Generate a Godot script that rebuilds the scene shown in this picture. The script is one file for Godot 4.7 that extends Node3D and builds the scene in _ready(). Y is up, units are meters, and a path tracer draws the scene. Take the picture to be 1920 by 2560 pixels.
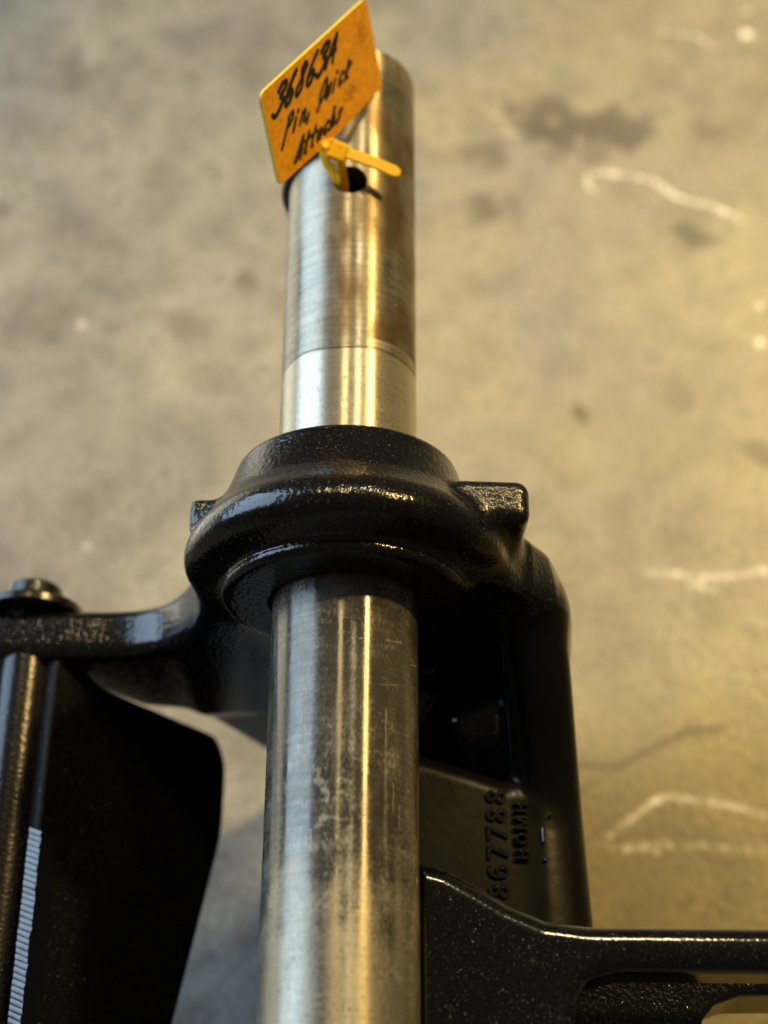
extends Node3D
# A steel quick-attach pin in a black cast coupler frame on a workshop floor. The pin's axis lies along -z at height PIN_Y.

const PIN_Y := 0.32
const PIN_R := 0.03
const CELL := 0.002
const BLOCK := 8
const LOW := Vector3(-0.24, -0.32, -0.33)
const NODES := Vector3i(257, 217, 153)

var used := {}
var collar_profile := PackedFloat32Array()
var web_poly := PackedVector2Array()
var arm_poly := PackedVector2Array()
var base_poly := PackedVector2Array()
var hub_poly := PackedVector2Array()
var rail_poly := PackedVector2Array()
var bar_poly := PackedVector2Array()
var rng := RandomNumberGenerator.new()

# ------------------------------------------------------------------ helpers

func put(o: Node, called: String, parent: Node3D) -> Node:
	o.name = called
	parent.add_child(o, true)
	return o

func mesh_node(called: String, mesh: Mesh, mat: Material, parent: Node3D) -> MeshInstance3D:
	var m := MeshInstance3D.new()
	m.mesh = mesh
	m.material_override = mat
	put(m, called, parent)
	return m

func tag_thing(o: Node3D, label: String, category: String) -> void:
	o.set_meta("label", label)
	o.set_meta("category", category)

func vec(a: Array) -> Vector3:
	return Vector3(a[0], a[1], a[2])

func quad(st: SurfaceTool, a: Vector3, b: Vector3, c: Vector3, d: Vector3, n: Vector3) -> void:
	# two triangles, turned so that their front looks along n
	var flip := (b - a).cross(c - a).dot(n) > 0.0
	for p in ([a, c, b, a, d, c] if flip else [a, b, c, a, c, d]):
		st.set_normal(n)
		st.add_vertex(p)

# ------------------------------------------------------------------ the casting as one field

func box_dist(p: Vector3, c: Vector3, h: Vector3, r: float) -> float:
	var q := (p - c).abs() - h + Vector3(r, r, r)
	return Vector3(maxf(q.x, 0), maxf(q.y, 0), maxf(q.z, 0)).length() + minf(maxf(q.x, maxf(q.y, q.z)), 0.0) - r

func poly_dist(poly: PackedVector2Array, p: Vector2) -> float:
	var n := poly.size()
	var best := 1e9
	var s := 1.0
	var j := n - 1
	for i in n:
		var a := poly[i]
		var b := poly[j]
		var e := b - a
		var w := p - a
		var t := clampf(w.dot(e) / e.length_squared(), 0.0, 1.0)
		best = minf(best, (w - e * t).length_squared())
		var c1 := p.y >= a.y
		var c2 := p.y < b.y
		var c3 := e.x * w.y > e.y * w.x
		if (c1 and c2 and c3) or (not c1 and not c2 and not c3):
			s = -s
		j = i
	return s * sqrt(best)

func slab_dist(d2: float, dz: float, r: float) -> float:
	var a := d2 + r
	var b := dz + r
	return Vector2(maxf(a, 0), maxf(b, 0)).length() + minf(maxf(a, b), 0.0) - r

func collar_dist(p: Vector3) -> float:
	var rr := Vector2(p.x, p.y).length()
	var t := (p.z + 0.320) / 0.065 * 130.0
	var i := clampi(int(floor(t)), 1, 128)
	var f := clampf(t - i, 0.0, 1.0)
	var prof := lerpf(collar_profile[i], collar_profile[i + 1], f)
	var slope := (collar_profile[i + 1] - collar_profile[i - 1]) / (2.0 * 0.0005)
	var d := (rr - prof) / sqrt(1.0 + slope * slope)
	var dz := absf(p.z + 0.2885) - 0.0297
	return slab_dist(d, dz, 0.0018)

const PARTS := ["collar", "web_plate", "bolt_lug", "bolt_lug", "cheek_wall", "base_plate", "crossbar", "hub_block", "rib", "rib", "lower_rail", "bracket_arm", "rib", "rib"]
const BLEND := [0.0, 0.010, 0.006, 0.005, 0.016, 0.006, 0.008, 0.010, 0.005, 0.004, 0.002, 0.010, 0.004, 0.004]
var chunk_turn := Basis.from_euler(Vector3(0.55, 0.5, 0.25)).inverse()
var chunk_turn_b := Basis.from_euler(Vector3(0.5, -0.6, 0.1)).inverse()
var lug_turn := Basis.from_euler(Vector3(0, 0, -0.06)).inverse()

func part_dist(i: int, p: Vector3) -> float:
	match i:
		0: return collar_dist(p)
		1: return slab_dist(poly_dist(web_poly, Vector2(p.x, p.y)), absf(p.z + 0.2805) - 0.0135, 0.006)
		2: return box_dist(lug_turn * (p - Vector3(0.0575, 0.0065, -0.289)), Vector3.ZERO, Vector3(0.0158, 0.0310, 0.0098), 0.0055)
		3: return box_dist(p, Vector3(-0.0525, -0.001, -0.293), Vector3(0.0125, 0.0175, 0.007), 0.003)
		4:
			var fall := 0.0455 * smoothstep(-0.274, -0.182, p.z)
			var q := p - Vector3(clampf(-0.11 * (p.y + 0.03), -0.003, 0.02) + 0.04 * (p.z + 0.236), -fall, 0)
			return box_dist(q, Vector3(0.0815, -0.171, -0.2025), Vector3(0.0150, 0.151, 0.0825), 0.0145) * 0.85
		5: return slab_dist(poly_dist(base_poly, Vector2(p.x, p.z)), absf(p.y + 0.192 + 0.12 * (p.x - 0.06)) - 0.130, 0.009)
		6: return slab_dist(poly_dist(bar_poly, Vector2(p.x, p.z)), absf(p.y + 0.0165) - 0.0165, 0.0078)
		7: return slab_dist(poly_dist(hub_poly, Vector2(p.x, p.z)), absf(p.y + 0.170) - 0.150, 0.006)
		8: return box_dist(chunk_turn * (p - Vector3(0.074, -0.112, -0.246)), Vector3.ZERO, Vector3(0.023, 0.022, 0.020), 0.004)
		9: return box_dist(chunk_turn_b * (p - Vector3(0.034, -0.108, -0.254)), Vector3.ZERO, Vector3(0.010, 0.018, 0.013), 0.003)
		10: return slab_dist(poly_dist(rail_poly, Vector2(p.x, p.z)), absf(p.y + 0.085) - 0.024, 0.003)
		11: return slab_dist(poly_dist(arm_poly, Vector2(p.x, p.y)), absf(p.z + 0.280) - 0.0125, 0.0075)
		13: return box_dist(p, Vector3(0.008, -0.225, -0.150), Vector3(0.030, 0.105, 0.105), 0.006)
	return box_dist(p, Vector3(0.005, -0.20, -0.262), Vector3(0.040, 0.110, 0.012), 0.006)

func field(p: Vector3, active: PackedInt32Array) -> float:
	var d := 1.0
	for i in active:
		var e := part_dist(i, p)
		var k: float = BLEND[i]
		var h := maxf(k - absf(d - e), 0.0)
		d = minf(d, e) - (h * h * 0.25 / k if k > 0.0 else 0.0)
	return maxf(d, PIN_R + 0.0006 - Vector2(p.x, p.y).length())

func build_casting(parent: Node3D, own: Dictionary, mat: Material) -> void:
	var total := NODES.x * NODES.y * NODES.z
	var val := PackedFloat32Array()
	val.resize(total)
	val.fill(1.0)
	var index := PackedInt32Array()
	index.resize(total)
	index.fill(-1)
	var sx := 1
	var sy := NODES.x
	var sz := NODES.x * NODES.y
	var nb := Vector3i((NODES.x - 1) / BLOCK, (NODES.y - 1) / BLOCK, (NODES.z - 1) / BLOCK)
	var size := CELL * BLOCK
	var reach := size * 0.5 * 1.7321 + 0.006
	var blocks: Array = []
	for bz in nb.z:
		for by in nb.y:
			for bx in nb.x:
				var c := LOW + (Vector3(bx, by, bz) + Vector3(0.5, 0.5, 0.5)) * size
				var active := PackedInt32Array()
				var least := 1.0
				for i in PARTS.size():
					var d := part_dist(i, c)
					least = minf(least, d)
					if d < reach + 0.004:
						active.append(i)
				if least < reach and least > -reach:
					blocks.append([bx * BLOCK, by * BLOCK, bz * BLOCK, active])
				elif least <= -reach:
					pass
	for b in blocks:
		var active: PackedInt32Array = b[3]
		for z in range(b[2], b[2] + BLOCK + 1):
			for y in range(b[1], b[1] + BLOCK + 1):
				var at: int = b[0] + y * sy + z * sz
				for x in range(b[0], b[0] + BLOCK + 1):
					if val[at] == 1.0:
						val[at] = field(LOW + Vector3(x, y, z) * CELL, active)
					at += 1
	# one vertex in each cell that the surface crosses
	var verts := PackedVector3Array()
	var norms := PackedVector3Array()
	var owner_of := PackedInt32Array()
	var corner := [0, sx, sy, sx + sy, sz, sz + sx, sz + sy, sz + sx + sy]
	for b in blocks:
		var active: PackedInt32Array = b[3]
		for z in range(b[2], b[2] + BLOCK):
			for y in range(b[1], b[1] + BLOCK):
				for x in range(b[0], b[0] + BLOCK):
					var at: int = x + y * sy + z * sz
					var inside := 0
					for k in 8:
						if val[at + corner[k]] < 0.0:
							inside += 1
					if inside == 0 or inside == 8:
						continue
					var sum := Vector3.ZERO
					var count := 0
					for e in 12:
						var axis := e / 4
						var o := e % 4
						var k0: int
						if axis == 0: k0 = [0, 2, 4, 6][o]
						elif axis == 1: k0 = [0, 1, 4, 5][o]
						else: k0 = [0, 1, 2, 3][o]
						var k1 := k0 + (1 << axis)
						var v0 := val[at + corner[k0]]
						var v1 := val[at + corner[k1]]
						if (v0 < 0.0) != (v1 < 0.0):
							var t := v0 / (v0 - v1)
							var q := Vector3(k0 & 1, (k0 >> 1) & 1, k0 >> 2)
							q[axis] += t
							sum += q
							count += 1
					var p := LOW + (Vector3(x, y, z) + sum / count) * CELL
					var h := 0.0006
					var a1 := field(p + Vector3(h, -h, -h), active)
					var a2 := field(p + Vector3(-h, -h, h), active)
					var a3 := field(p + Vector3(-h, h, -h), active)
					var a4 := field(p + Vector3(h, h, h), active)
					var n := (Vector3(1, -1, -1) * a1 + Vector3(-1, -1, 1) * a2 + Vector3(-1, 1, -1) * a3 + Vector3(1, 1, 1) * a4).normalized()
					var here := (a1 + a2 + a3 + a4) * 0.25
					p -= n * clampf(here, -0.001, 0.001)
					var best := 1.0
					var who := 0
					for i in active:
						var d := part_dist(i, p)
						if d < best:
							best = d
							who = i
					index[at] = verts.size()
					verts.append(p)
					norms.append(n)
					owner_of.append(who)
	# one quad round each crossed edge, given to the part that its first vertex belongs to
	var faces: Array = []
	for i in PARTS.size():
		faces.append(PackedInt32Array())
	var step := [sx, sy, sz]
	for b in blocks:
		for z in range(maxi(b[2], 1), b[2] + BLOCK):
			for y in range(maxi(b[1], 1), b[1] + BLOCK):
				for x in range(maxi(b[0], 1), b[0] + BLOCK):
					var at: int = x + y * sy + z * sz
					if index[at] < 0:
						continue
					for axis in 3:
						if (val[at] < 0.0) == (val[at + step[axis]] < 0.0):
							continue
						var u: int = step[(axis + 1) % 3]
						var v: int = step[(axis + 2) % 3]
						var q := [index[at], index[at - u], index[at - u - v], index[at - v]]
						if q[1] < 0 or q[2] < 0 or q[3] < 0:
							continue
						var list: PackedInt32Array = faces[owner_of[q[0]]]
						if val[at] < 0.0:
							list.append_array([q[0], q[2], q[1], q[0], q[3], q[2]])
						else:
							list.append_array([q[0], q[1], q[2], q[0], q[2], q[3]])
						faces[owner_of[q[0]]] = list
	for i in PARTS.size():
		var list: PackedInt32Array = faces[i]
		if list.is_empty():
			continue
		var renumber := {}
		var pv := PackedVector3Array()
		var pn := PackedVector3Array()
		var pi_ := PackedInt32Array()
		for k in list:
			if not renumber.has(k):
				renumber[k] = pv.size()
				pv.append(verts[k])
				pn.append(norms[k])
			pi_.append(renumber[k])
		var arrays := []
		arrays.resize(Mesh.ARRAY_MAX)
		arrays[Mesh.ARRAY_VERTEX] = pv
		arrays[Mesh.ARRAY_NORMAL] = pn
		arrays[Mesh.ARRAY_INDEX] = pi_
		var am := ArrayMesh.new()
		am.add_surface_from_arrays(Mesh.PRIMITIVE_TRIANGLES, arrays)
		mesh_node(PARTS[i], am, own.get(PARTS[i], mat), parent)

# ------------------------------------------------------------------ textures

func noise_image(side_x: int, side_y: int, freq: float, octaves: int, sd: int, cellular := false) -> Image:
	var n := FastNoiseLite.new()
	n.noise_type = FastNoiseLite.TYPE_CELLULAR if cellular else FastNoiseLite.TYPE_SIMPLEX_SMOOTH
	n.seed = sd
	n.frequency = freq
	n.fractal_octaves = octaves
	n.fractal_type = FastNoiseLite.FRACTAL_FBM if octaves > 1 else FastNoiseLite.FRACTAL_NONE
	return n.get_seamless_image(side_x, side_y)

func dab(im: Image, c: Vector2, r: float, col: Color) -> void:
	for y in range(maxi(0, int(c.y - r)), mini(im.get_height(), int(c.y + r) + 2)):
		for x in range(maxi(0, int(c.x - r)), mini(im.get_width(), int(c.x + r) + 2)):
			var a := clampf(r - Vector2(x, y).distance_to(c) + 0.5, 0.0, 1.0) * col.a
			if a > 0.0:
				im.set_pixel(x, y, im.get_pixel(x, y).lerp(Color(col.r, col.g, col.b, 1), a))

func soft_dab(im: Image, c: Vector2, rx: float, ry: float, col: Color, lumps: FastNoiseLite) -> void:
	for y in range(maxi(0, int(c.y - ry * 1.6)), mini(im.get_height(), int(c.y + ry * 1.6) + 1)):
		for x in range(maxi(0, int(c.x - rx * 1.6)), mini(im.get_width(), int(c.x + rx * 1.6) + 1)):
			var d := Vector2((x - c.x) / rx, (y - c.y) / ry).length() + lumps.get_noise_2d(x, y) * 0.9
			var a := smoothstep(1.2, 0.3, d) * col.a
			if a > 0.0:
				im.set_pixel(x, y, im.get_pixel(x, y).lerp(Color(col.r, col.g, col.b, 1), a))

func stroke(im: Image, pts: PackedVector2Array, r: float, col: Color) -> void:
	for i in pts.size() - 1:
		var n := maxi(1, int(pts[i].distance_to(pts[i + 1]) / maxf(0.6, r * 0.5)))
		for k in n + 1:
			dab(im, pts[i].lerp(pts[i + 1], float(k) / n), r, col)

func tex(im: Image) -> ImageTexture:
	return ImageTexture.create_from_image(im)

# ------------------------------------------------------------------ floor

func to_floor(x: float, z: float) -> Vector2:
	return Vector2((x + 0.6) / 1.4, (z + 1.3) / 1.4) * 1024.0

func build_floor() -> void:
	var n1 := noise_image(1024, 1024, 0.006, 5, 11)
	var n2 := noise_image(1024, 1024, 0.03, 4, 23)
	var n3 := noise_image(1024, 1024, 0.2, 2, 31)
	var d1 := n1.get_data()
	var d2 := n2.get_data()
	var d3 := n3.get_data()
	var out := PackedByteArray()
	out.resize(1024 * 1024 * 3)
	for i in 1024 * 1024:
		var a := d1[i] / 255.0
		var b := d2[i] / 255.0
		var c := d3[i] / 255.0
		var v := 0.535 + (a - 0.5) * 0.15 + (b - 0.5) * 0.17 + (c - 0.5) * 0.14
		var dark := smoothstep(0.66, 0.8, b) * 0.10
		v -= dark
		var fx := (i % 1024) / 1024.0 * 1.4 - 0.6
		var fz := (i / 1024) / 1024.0 * 1.4 - 1.3
		var tan_part := smoothstep(-0.05, 0.25, fx + (a - 0.5) * 0.3)
		tan_part = lerpf(tan_part * 0.55, 1.0, smoothstep(-0.36, -0.27, fz + 0.25 * (fx - 0.15) + (b - 0.5) * 0.05) * smoothstep(0.02, 0.12, fx))
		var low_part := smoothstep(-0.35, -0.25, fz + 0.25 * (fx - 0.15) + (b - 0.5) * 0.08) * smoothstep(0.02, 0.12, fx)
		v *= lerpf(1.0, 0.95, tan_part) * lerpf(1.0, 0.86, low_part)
		out[i * 3] = int(clampf(v * 1.0, 0, 1) * 255)
		out[i * 3 + 1] = int(clampf(v * (lerpf(0.985, 0.935, tan_part) - low_part * 0.025 + dark * 0.1), 0, 1) * 255)
		out[i * 3 + 2] = int(clampf(v * (lerpf(0.94, 0.70, tan_part) - low_part * 0.10 + (0.5 - a) * 0.08), 0, 1) * 255)
	var im := Image.create_from_data(1024, 1024, false, Image.FORMAT_RGB8, out)
	var lumps := FastNoiseLite.new()
	lumps.seed = 5
	lumps.frequency = 0.045
	lumps.fractal_octaves = 3
	var dark_col := Color(0.25, 0.22, 0.19)
	for s in [[0.169, -0.793, 30, 19, 0.95], [0.139, -0.816, 22, 16, 0.75], [0.196, -0.80, 16, 18, 0.75], [0.235, -0.704, 13, 11, 0.8], [0.246, -0.697, 9, 9, 0.6],
			[0.093, -0.722, 14, 12, 0.55], [-0.23, -0.855, 17, 18, 0.55], [-0.085, -0.657, 8, 8, 0.7], [-0.263, -0.719, 11, 9, 0.5], [-0.238, -0.618, 24, 15, 0.4],
			[-0.126, -0.614, 22, 15, 0.4], [0.149, -0.548, 5, 6, 0.8], [0.09, -0.775, 20, 16, 0.4], [0.269, -0.514, 10, 9, 0.5], [0.223, -0.558, 11, 8, 0.3],
			[-0.101, -0.572, 18, 14, 0.4], [0.26, -0.80, 10, 10, 0.5], [-0.15, -0.75, 16, 10, 0.25], [-0.2, -0.93, 24, 12, 0.2]]:
		var col := dark_col
		col.a = s[4]
		if s[0] < 0.0:
			col.a *= 0.55
		soft_dab(im, to_floor(s[0], s[1]), s[2], s[3], col, lumps)
	var chalk := Color(0.93, 0.91, 0.88)
	var lines := [
		[[0.165, -0.746], [0.166, -0.752], [0.174, -0.757], [0.195, -0.755], [0.215, -0.749], [0.231, -0.734], [0.258, -0.725], [0.28, -0.712]],
		[[0.165, -0.746], [0.171, -0.739]],
		[[0.231, -0.9], [0.259, -0.896], [0.276, -0.879]],
		[[0.184, -0.426], [0.199, -0.425], [0.223, -0.422], [0.247, -0.424], [0.265, -0.429]],
		[[0.213, -0.418], [0.231, -0.413]],
		[[0.149, -0.25], [0.158, -0.258], [0.172, -0.268], [0.184, -0.276], [0.204, -0.274], [0.225, -0.27], [0.247, -0.264]],
		[[0.14, -0.247], [0.157, -0.244], [0.174, -0.247], [0.201, -0.246], [0.245, -0.243]],
		[[0.078, -0.83], [0.096, -0.816], [0.106, -0.798], [0.122, -0.789]],
		[[0.16, -0.243], [0.172, -0.246], [0.180, -0.242]],
	]
	var strength := [0.8, 0.6, 0.4, 0.5, 0.45, 0.45, 0.22, 0.25, 0.45]
	for k in lines.size():
		var pts := PackedVector2Array()
		for q in lines[k]:
			pts.append(to_floor(q[0], q[1]))
		for i in pts.size() - 1:
			var n := int(pts[i].distance_to(pts[i + 1])) + 1
			for j in n:
				var c := pts[i].lerp(pts[i + 1], float(j) / n) + Vector2(rng.randf_range(-0.8, 0.8), rng.randf_range(-0.8, 0.8))
				var col := chalk
				col.a = strength[k] * rng.randf_range(0.15, 1.3) * (0.4 + 0.9 * maxf(0.0, lumps.get_noise_2d(c.x * 3.0, c.y * 3.0) + 0.3))
				dab(im, c, rng.randf_range(0.7, 2.0), col)
	for q in [[0.300, -0.897, 6.0, 0.95], [0.302, -0.921, 4.0, 0.5], [0.279, -0.605, 4.5, 0.9], [0.282, -0.636, 4.0, 0.6], [-0.2, -0.618, 4.0, 0.6], [-0.18, -0.443, 3.0, 0.6], [0.262, -0.427, 4.0, 0.5]]:
		var col := chalk
		col.a = q[3]
		dab(im, to_floor(q[0], q[1]), q[2] * 0.6, col)
	var crack := PackedVector2Array()
	for q in [[0.12, -0.297], [0.135, -0.296], [0.157, -0.294], [0.178, -0.305], [0.202, -0.317], [0.225, -0.32]]:
		crack.append(to_floor(q[0], q[1]))
	stroke(im, crack, 1.5, Color(0.36, 0.31, 0.25, 0.55))
	dab(im, to_floor(-0.068, -0.19), 3.0, Color(0.62, 0.36, 0.26, 0.25))
	var mat := StandardMaterial3D.new()
	mat.albedo_texture = tex(im)
	mat.roughness = 0.40
	mat.metallic_specular = 0.5
	mat.heightmap_enabled = true
	mat.heightmap_texture = tex(n3)
	mat.heightmap_scale = 0.03
	var st := SurfaceTool.new()
	st.begin(Mesh.PRIMITIVE_TRIANGLES)
	for p in [[-5, -6], [5, -6], [5, 3], [-5, -6], [5, 3], [-5, 3]]:
		st.set_normal(Vector3.UP)
		st.set_uv(to_floor(p[0], p[1]) / 1024.0)
		st.add_vertex(Vector3(p[0], 0, p[1]))
	st.generate_tangents()
	var f := mesh_node("concrete_floor", st.commit(), mat, self)
	f.set_meta("kind", "structure")
	tag_thing(f, "stained tan concrete workshop floor with faded chalk scrawls", "floor")

# ------------------------------------------------------------------ black paint

func black_paint() -> StandardMaterial3D:
	var m := StandardMaterial3D.new()
	var im := Image.create(1024, 1024, false, Image.FORMAT_RGB8)
	im.fill(Color(0.045, 0.045, 0.05))
	for i in 9000:
		var c := Vector2(rng.randf() * 1024, rng.randf() * 1024)
		var v := rng.randf_range(0.25, 0.85)
		dab(im, c, rng.randf_range(0.8, 1.5) if rng.randf() < 0.93 else rng.randf_range(1.8, 2.8), Color(v, v * 0.97, v * 0.92, rng.randf_range(0.2, 1.0) * rng.randf_range(0.35, 1.0)))
	m.albedo_texture = tex(im)
	m.uv1_triplanar = true
	m.uv1_scale = Vector3(9, 9, 9)
	m.roughness = 0.17
	m.metallic_specular = 0.5
	m.heightmap_enabled = true
	m.heightmap_texture = tex(noise_image(512, 512, 0.085, 3, 77))
	m.heightmap_scale = 0.024
	return m

func plate_paint() -> StandardMaterial3D:
	var m := StandardMaterial3D.new()
	m.albedo_color = Color(0.05, 0.045, 0.035)
	m.roughness = 0.27
	m.metallic_specular = 0.3
	m.uv1_triplanar = true
	m.uv1_scale = Vector3(9, 9, 9)
	m.heightmap_enabled = true
	m.heightmap_texture = tex(noise_image(256, 256, 0.06, 3, 79))
	m.heightmap_scale = 0.005
	return m

func glossy_black() -> StandardMaterial3D:
	var m := StandardMaterial3D.new()
	m.albedo_color = Color(0.045, 0.045, 0.05)
	m.roughness = 0.3
	m.metallic_specular = 0.68
	m.uv1_triplanar = true
	m.uv1_scale = Vector3(9, 9, 9)
	m.heightmap_enabled = true
	m.heightmap_texture = tex(noise_image(256, 256, 0.05, 2, 78))
	m.heightmap_scale = 0.02
	return m

# ------------------------------------------------------------------ steel pin

const PIN_FAR := -0.541
const PIN_NEAR := 0.05
const HOLE_Z := -0.4577
const HOLE_R := 0.0078

func pin_uv(theta: float, z: float) -> Vector2:
	return Vector2(theta / TAU + 0.5, (z - PIN_FAR) / (PIN_NEAR - PIN_FAR))

func pin_material() -> StandardMaterial3D:
	var w := 768
	var h := 1536
	var rings := noise_image(w, h, 0.02, 4, 3).get_data()
	var fine := noise_image(w, h, 0.15, 3, 4).get_data()
	var broad := noise_image(w, h, 0.008, 3, 6).get_data()
	var wipe_im := noise_image(256, 48, 0.09, 3, 14)
	wipe_im.resize(w, h, Image.INTERPOLATE_CUBIC)
	var wipes := wipe_im.get_data()
	var line_im := noise_image(24, 768, 0.22, 3, 15)
	line_im.resize(w, h, Image.INTERPOLATE_CUBIC)
	var lines := line_im.get_data()
	var turn := PackedFloat32Array()      # faint turning marks: one value for each row
	for y in h:
		turn.append(rng.randf())
	var col := PackedByteArray()
	col.resize(w * h * 3)
	var met := PackedByteArray()
	met.resize(w * h)
	var patches := noise_image(w, h, 0.035, 4, 8).get_data()
	var rough := PackedByteArray()
	rough.resize(w * h)
	for y in h:
		var z := lerpf(PIN_FAR, PIN_NEAR, (y + 0.5) / h)
		for x in w:
			var i := y * w + x
			var a := rings[i] / 255.0
			var b := fine[i] / 255.0
			var c := broad[i] / 255.0
			# how worn bright the surface is: 1 bare steel, 0 brown-grey film
			var wob := (a - 0.5) * 0.02 + (b - 0.5) * 0.010
			var bright := 0.0
			var wp := wipes[i] / 255.0 - 0.5
			var ln := lines[i] / 255.0 - 0.5
			var gloss := 0.4
			if z < -0.30:
				bright = 0.72 + (c - 0.5) * 0.9 + wp * 0.35 + ln * 0.25
				gloss = 0.45 + (c - 0.5) * 0.35 + wp * 0.15
				var band := smoothstep(-0.3675, -0.3655, z + wob * 0.12)
				bright = lerpf(bright, 0.92 + wp * 0.15 + ln * 0.15, band)
				gloss = lerpf(gloss, 0.38 + ln * 0.1, band)
			else:
				bright = 0.08 + (c - 0.5) * 0.45 + (a - 0.5) * 0.25 + wp * 0.25 + ln * 0.15
				gloss = 0.275 + (a - 0.5) * 0.26 + (c - 0.5) * 0.2
				var worn := smoothstep(-0.160, -0.104, z + wob * 1.1 + wp * 0.02)
				bright = lerpf(bright, 0.95 + wp * 0.3 + (a - 0.5) * 0.3, worn)
				gloss = lerpf(gloss, 0.54 + wp * 0.2, worn)
				bright = lerpf(bright, 0.0, smoothstep(-0.253, -0.259, z) * 0.9)
			bright = clampf(bright + (turn[y] - 0.5) * 0.12 + (b - 0.5) * 0.42 + (rng.randf() - 0.5) * 0.22, 0.0, 1.0)
			var r := lerpf(0.34, 0.80, bright)
			var g := lerpf(0.33, 0.775, bright)
			var l := lerpf(0.305, 0.69, bright)
			if z < -0.372 and z > -0.52:   # brown heat film between hole and worn band
				var f := clampf((c - 0.28) * 1.8, 0.0, 0.75) * smoothstep(325.0, 405.0, x + (a - 0.5) * 60.0)
				r = lerpf(r, 0.44, f)
				g = lerpf(g, 0.36, f)
				l = lerpf(l, 0.26, f)
			if b > 0.72 and bright > 0.75:
				var s := (b - 0.72) * 1.6
				r -= s * 0.6
				g -= s * 0.6
				l -= s * 0.6
			# pale dried film lies in patches on the dark part
			var film := 0.0
			if z > -0.262 and z < -0.10:
				var pz := exp(-pow((z + 0.166) / 0.018, 2.0)) * exp(-pow((x - 358.0) / 34.0, 2.0))
				film = smoothstep(0.63, 0.80, patches[i] / 255.0 * 0.7 + b * 0.3 + pz * 0.20 + (lines[i] / 255.0 - 0.5) * 0.25) * (0.30 + 0.45 * pz)
				r = lerpf(r, 0.62, film)
				g = lerpf(g, 0.61, film)
				l = lerpf(l, 0.58, film)
			var soiled := (0.36 + (a - 0.5) * 0.3) * (1.0 - smoothstep(-0.165, -0.105, z)) if z > -0.30 else 0.08
			met[i] = int(clampf(1.0 - film * 0.8 - soiled, 0, 1) * 255)
			col[i * 3] = int(clampf(r, 0, 1) * 255)
			col[i * 3 + 1] = int(clampf(g, 0, 1) * 255)
			col[i * 3 + 2] = int(clampf(l, 0, 1) * 255)
			rough[i] = int(clampf(gloss + (b - 0.5) * 0.22, 0.15, 0.8) * 255)
	var im := Image.create_from_data(w, h, false, Image.FORMAT_RGB8, col)
	var rim := Image.create_from_data(w, h, false, Image.FORMAT_L8, rough)
	rim.convert(Image.FORMAT_RGB8)
	var mim := Image.create_from_data(w, h, false, Image.FORMAT_L8, met)
	mim.convert(Image.FORMAT_RGB8)
	# scratches, dents and specks
	for k in 170:
		var th := rng.randf_range(-1.5, 1.5)
		var z := rng.randf_range(-0.25, -0.07) if rng.randf() < 0.75 else rng.randf_range(-0.53, -0.32)
		var c := pin_uv(th, z) * Vector2(w, h)
		var along := rng.randf() < 0.2
		var n := rng.randf_range(1.0, 6.0) * (3.5 if rng.randf() < 0.2 else 1.0)
		var d := (Vector2(rng.randf_range(-0.25, 0.25), 1) if along else Vector2(1, rng.randf_range(-0.25, 0.25))) * n
		var v := rng.randf_range(0.75, 0.98)
		var a := rng.randf_range(0.1, 0.5)
		stroke(im, PackedVector2Array([c - d, c, c + d + Vector2(rng.randf_range(-1, 1), rng.randf_range(-1, 1))]), rng.randf_range(0.15, 0.45), Color(v, v * 0.97, v * 0.9, a))
		stroke(rim, PackedVector2Array([c - d, c + d]), 0.5, Color(0.62, 0.62, 0.62, 0.5))
		stroke(mim, PackedVector2Array([c - d, c + d]), 0.5, Color(0.3, 0.3, 0.3, a))
	for k in 260:
		var c := pin_uv(rng.randf_range(-1.5, 1.5), rng.randf_range(-0.13, -0.07)) * Vector2(w, h)
		dab(im, c, rng.randf_range(0.4, 1.0), Color(0.16, 0.14, 0.11, rng.randf_range(0.4, 0.9)))
	# the long grey scuff low on the right, its many fine strokes running lengthwise
	for k in 900:
		var z := rng.randf_range(-0.205, -0.07)
		var spread := lerpf(0.015, 0.14, pow((z + 0.205) / 0.135, 1.3))
		var th := 0.60 + rng.randf_range(-0.6, 0.6) * spread + rng.randf_range(-0.4, 0.4) * spread
		var c := pin_uv(th, z) * Vector2(w, h)
		var tip := c + Vector2(rng.randf_range(-1.5, 1.5), rng.randf_range(1, 7))
		var a := rng.randf_range(0.06, 0.34)
		stroke(im, PackedVector2Array([c, tip]), 0.4, Color(0.66, 0.62, 0.54, a))
		stroke(mim, PackedVector2Array([c, tip]), 0.4, Color(0.15, 0.15, 0.15, a * 1.3))
	for q in [[-0.36, -0.152, 22.0], [0.72, -0.17, 30.0], [0.83, -0.163, 24.0], [-0.02, -0.14, 8.0]]:   # longer single scratches
		var pts := PackedVector2Array()
		for k in 7:
			pts.append(pin_uv(q[0], q[1]) * Vector2(w, h) + Vector2(rng.randf_range(-0.7, 0.7), (k - 3) * q[2] / 6.0))
		stroke(im, pts, 0.45, Color(0.85, 0.82, 0.76, 0.7))
		stroke(mim, pts, 0.45, Color(0.2, 0.2, 0.2, 0.7))
	# a few turned rings above the worn band
	for q in [[-0.406, 0.35], [-0.4115, 0.45], [-0.4185, 0.4], [-0.422, 0.5], [-0.391, 0.3], [-0.367, 0.5]]:
		var a := PackedVector2Array()
		for k in 25:
			a.append(pin_uv(-1.5 + k * 0.125, q[0] + 0.0006 * sin(k * 0.7)) * Vector2(w, h))
		stroke(im, a, 0.7, Color(0.80, 0.76, 0.68, q[1] * 0.55) if q[0] < -0.37 else Color(0.2, 0.17, 0.13, q[1]))
	var m := StandardMaterial3D.new()
	m.albedo_texture = tex(im)
	m.metallic = 0.82
	m.metallic_texture = tex(mim)
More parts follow.
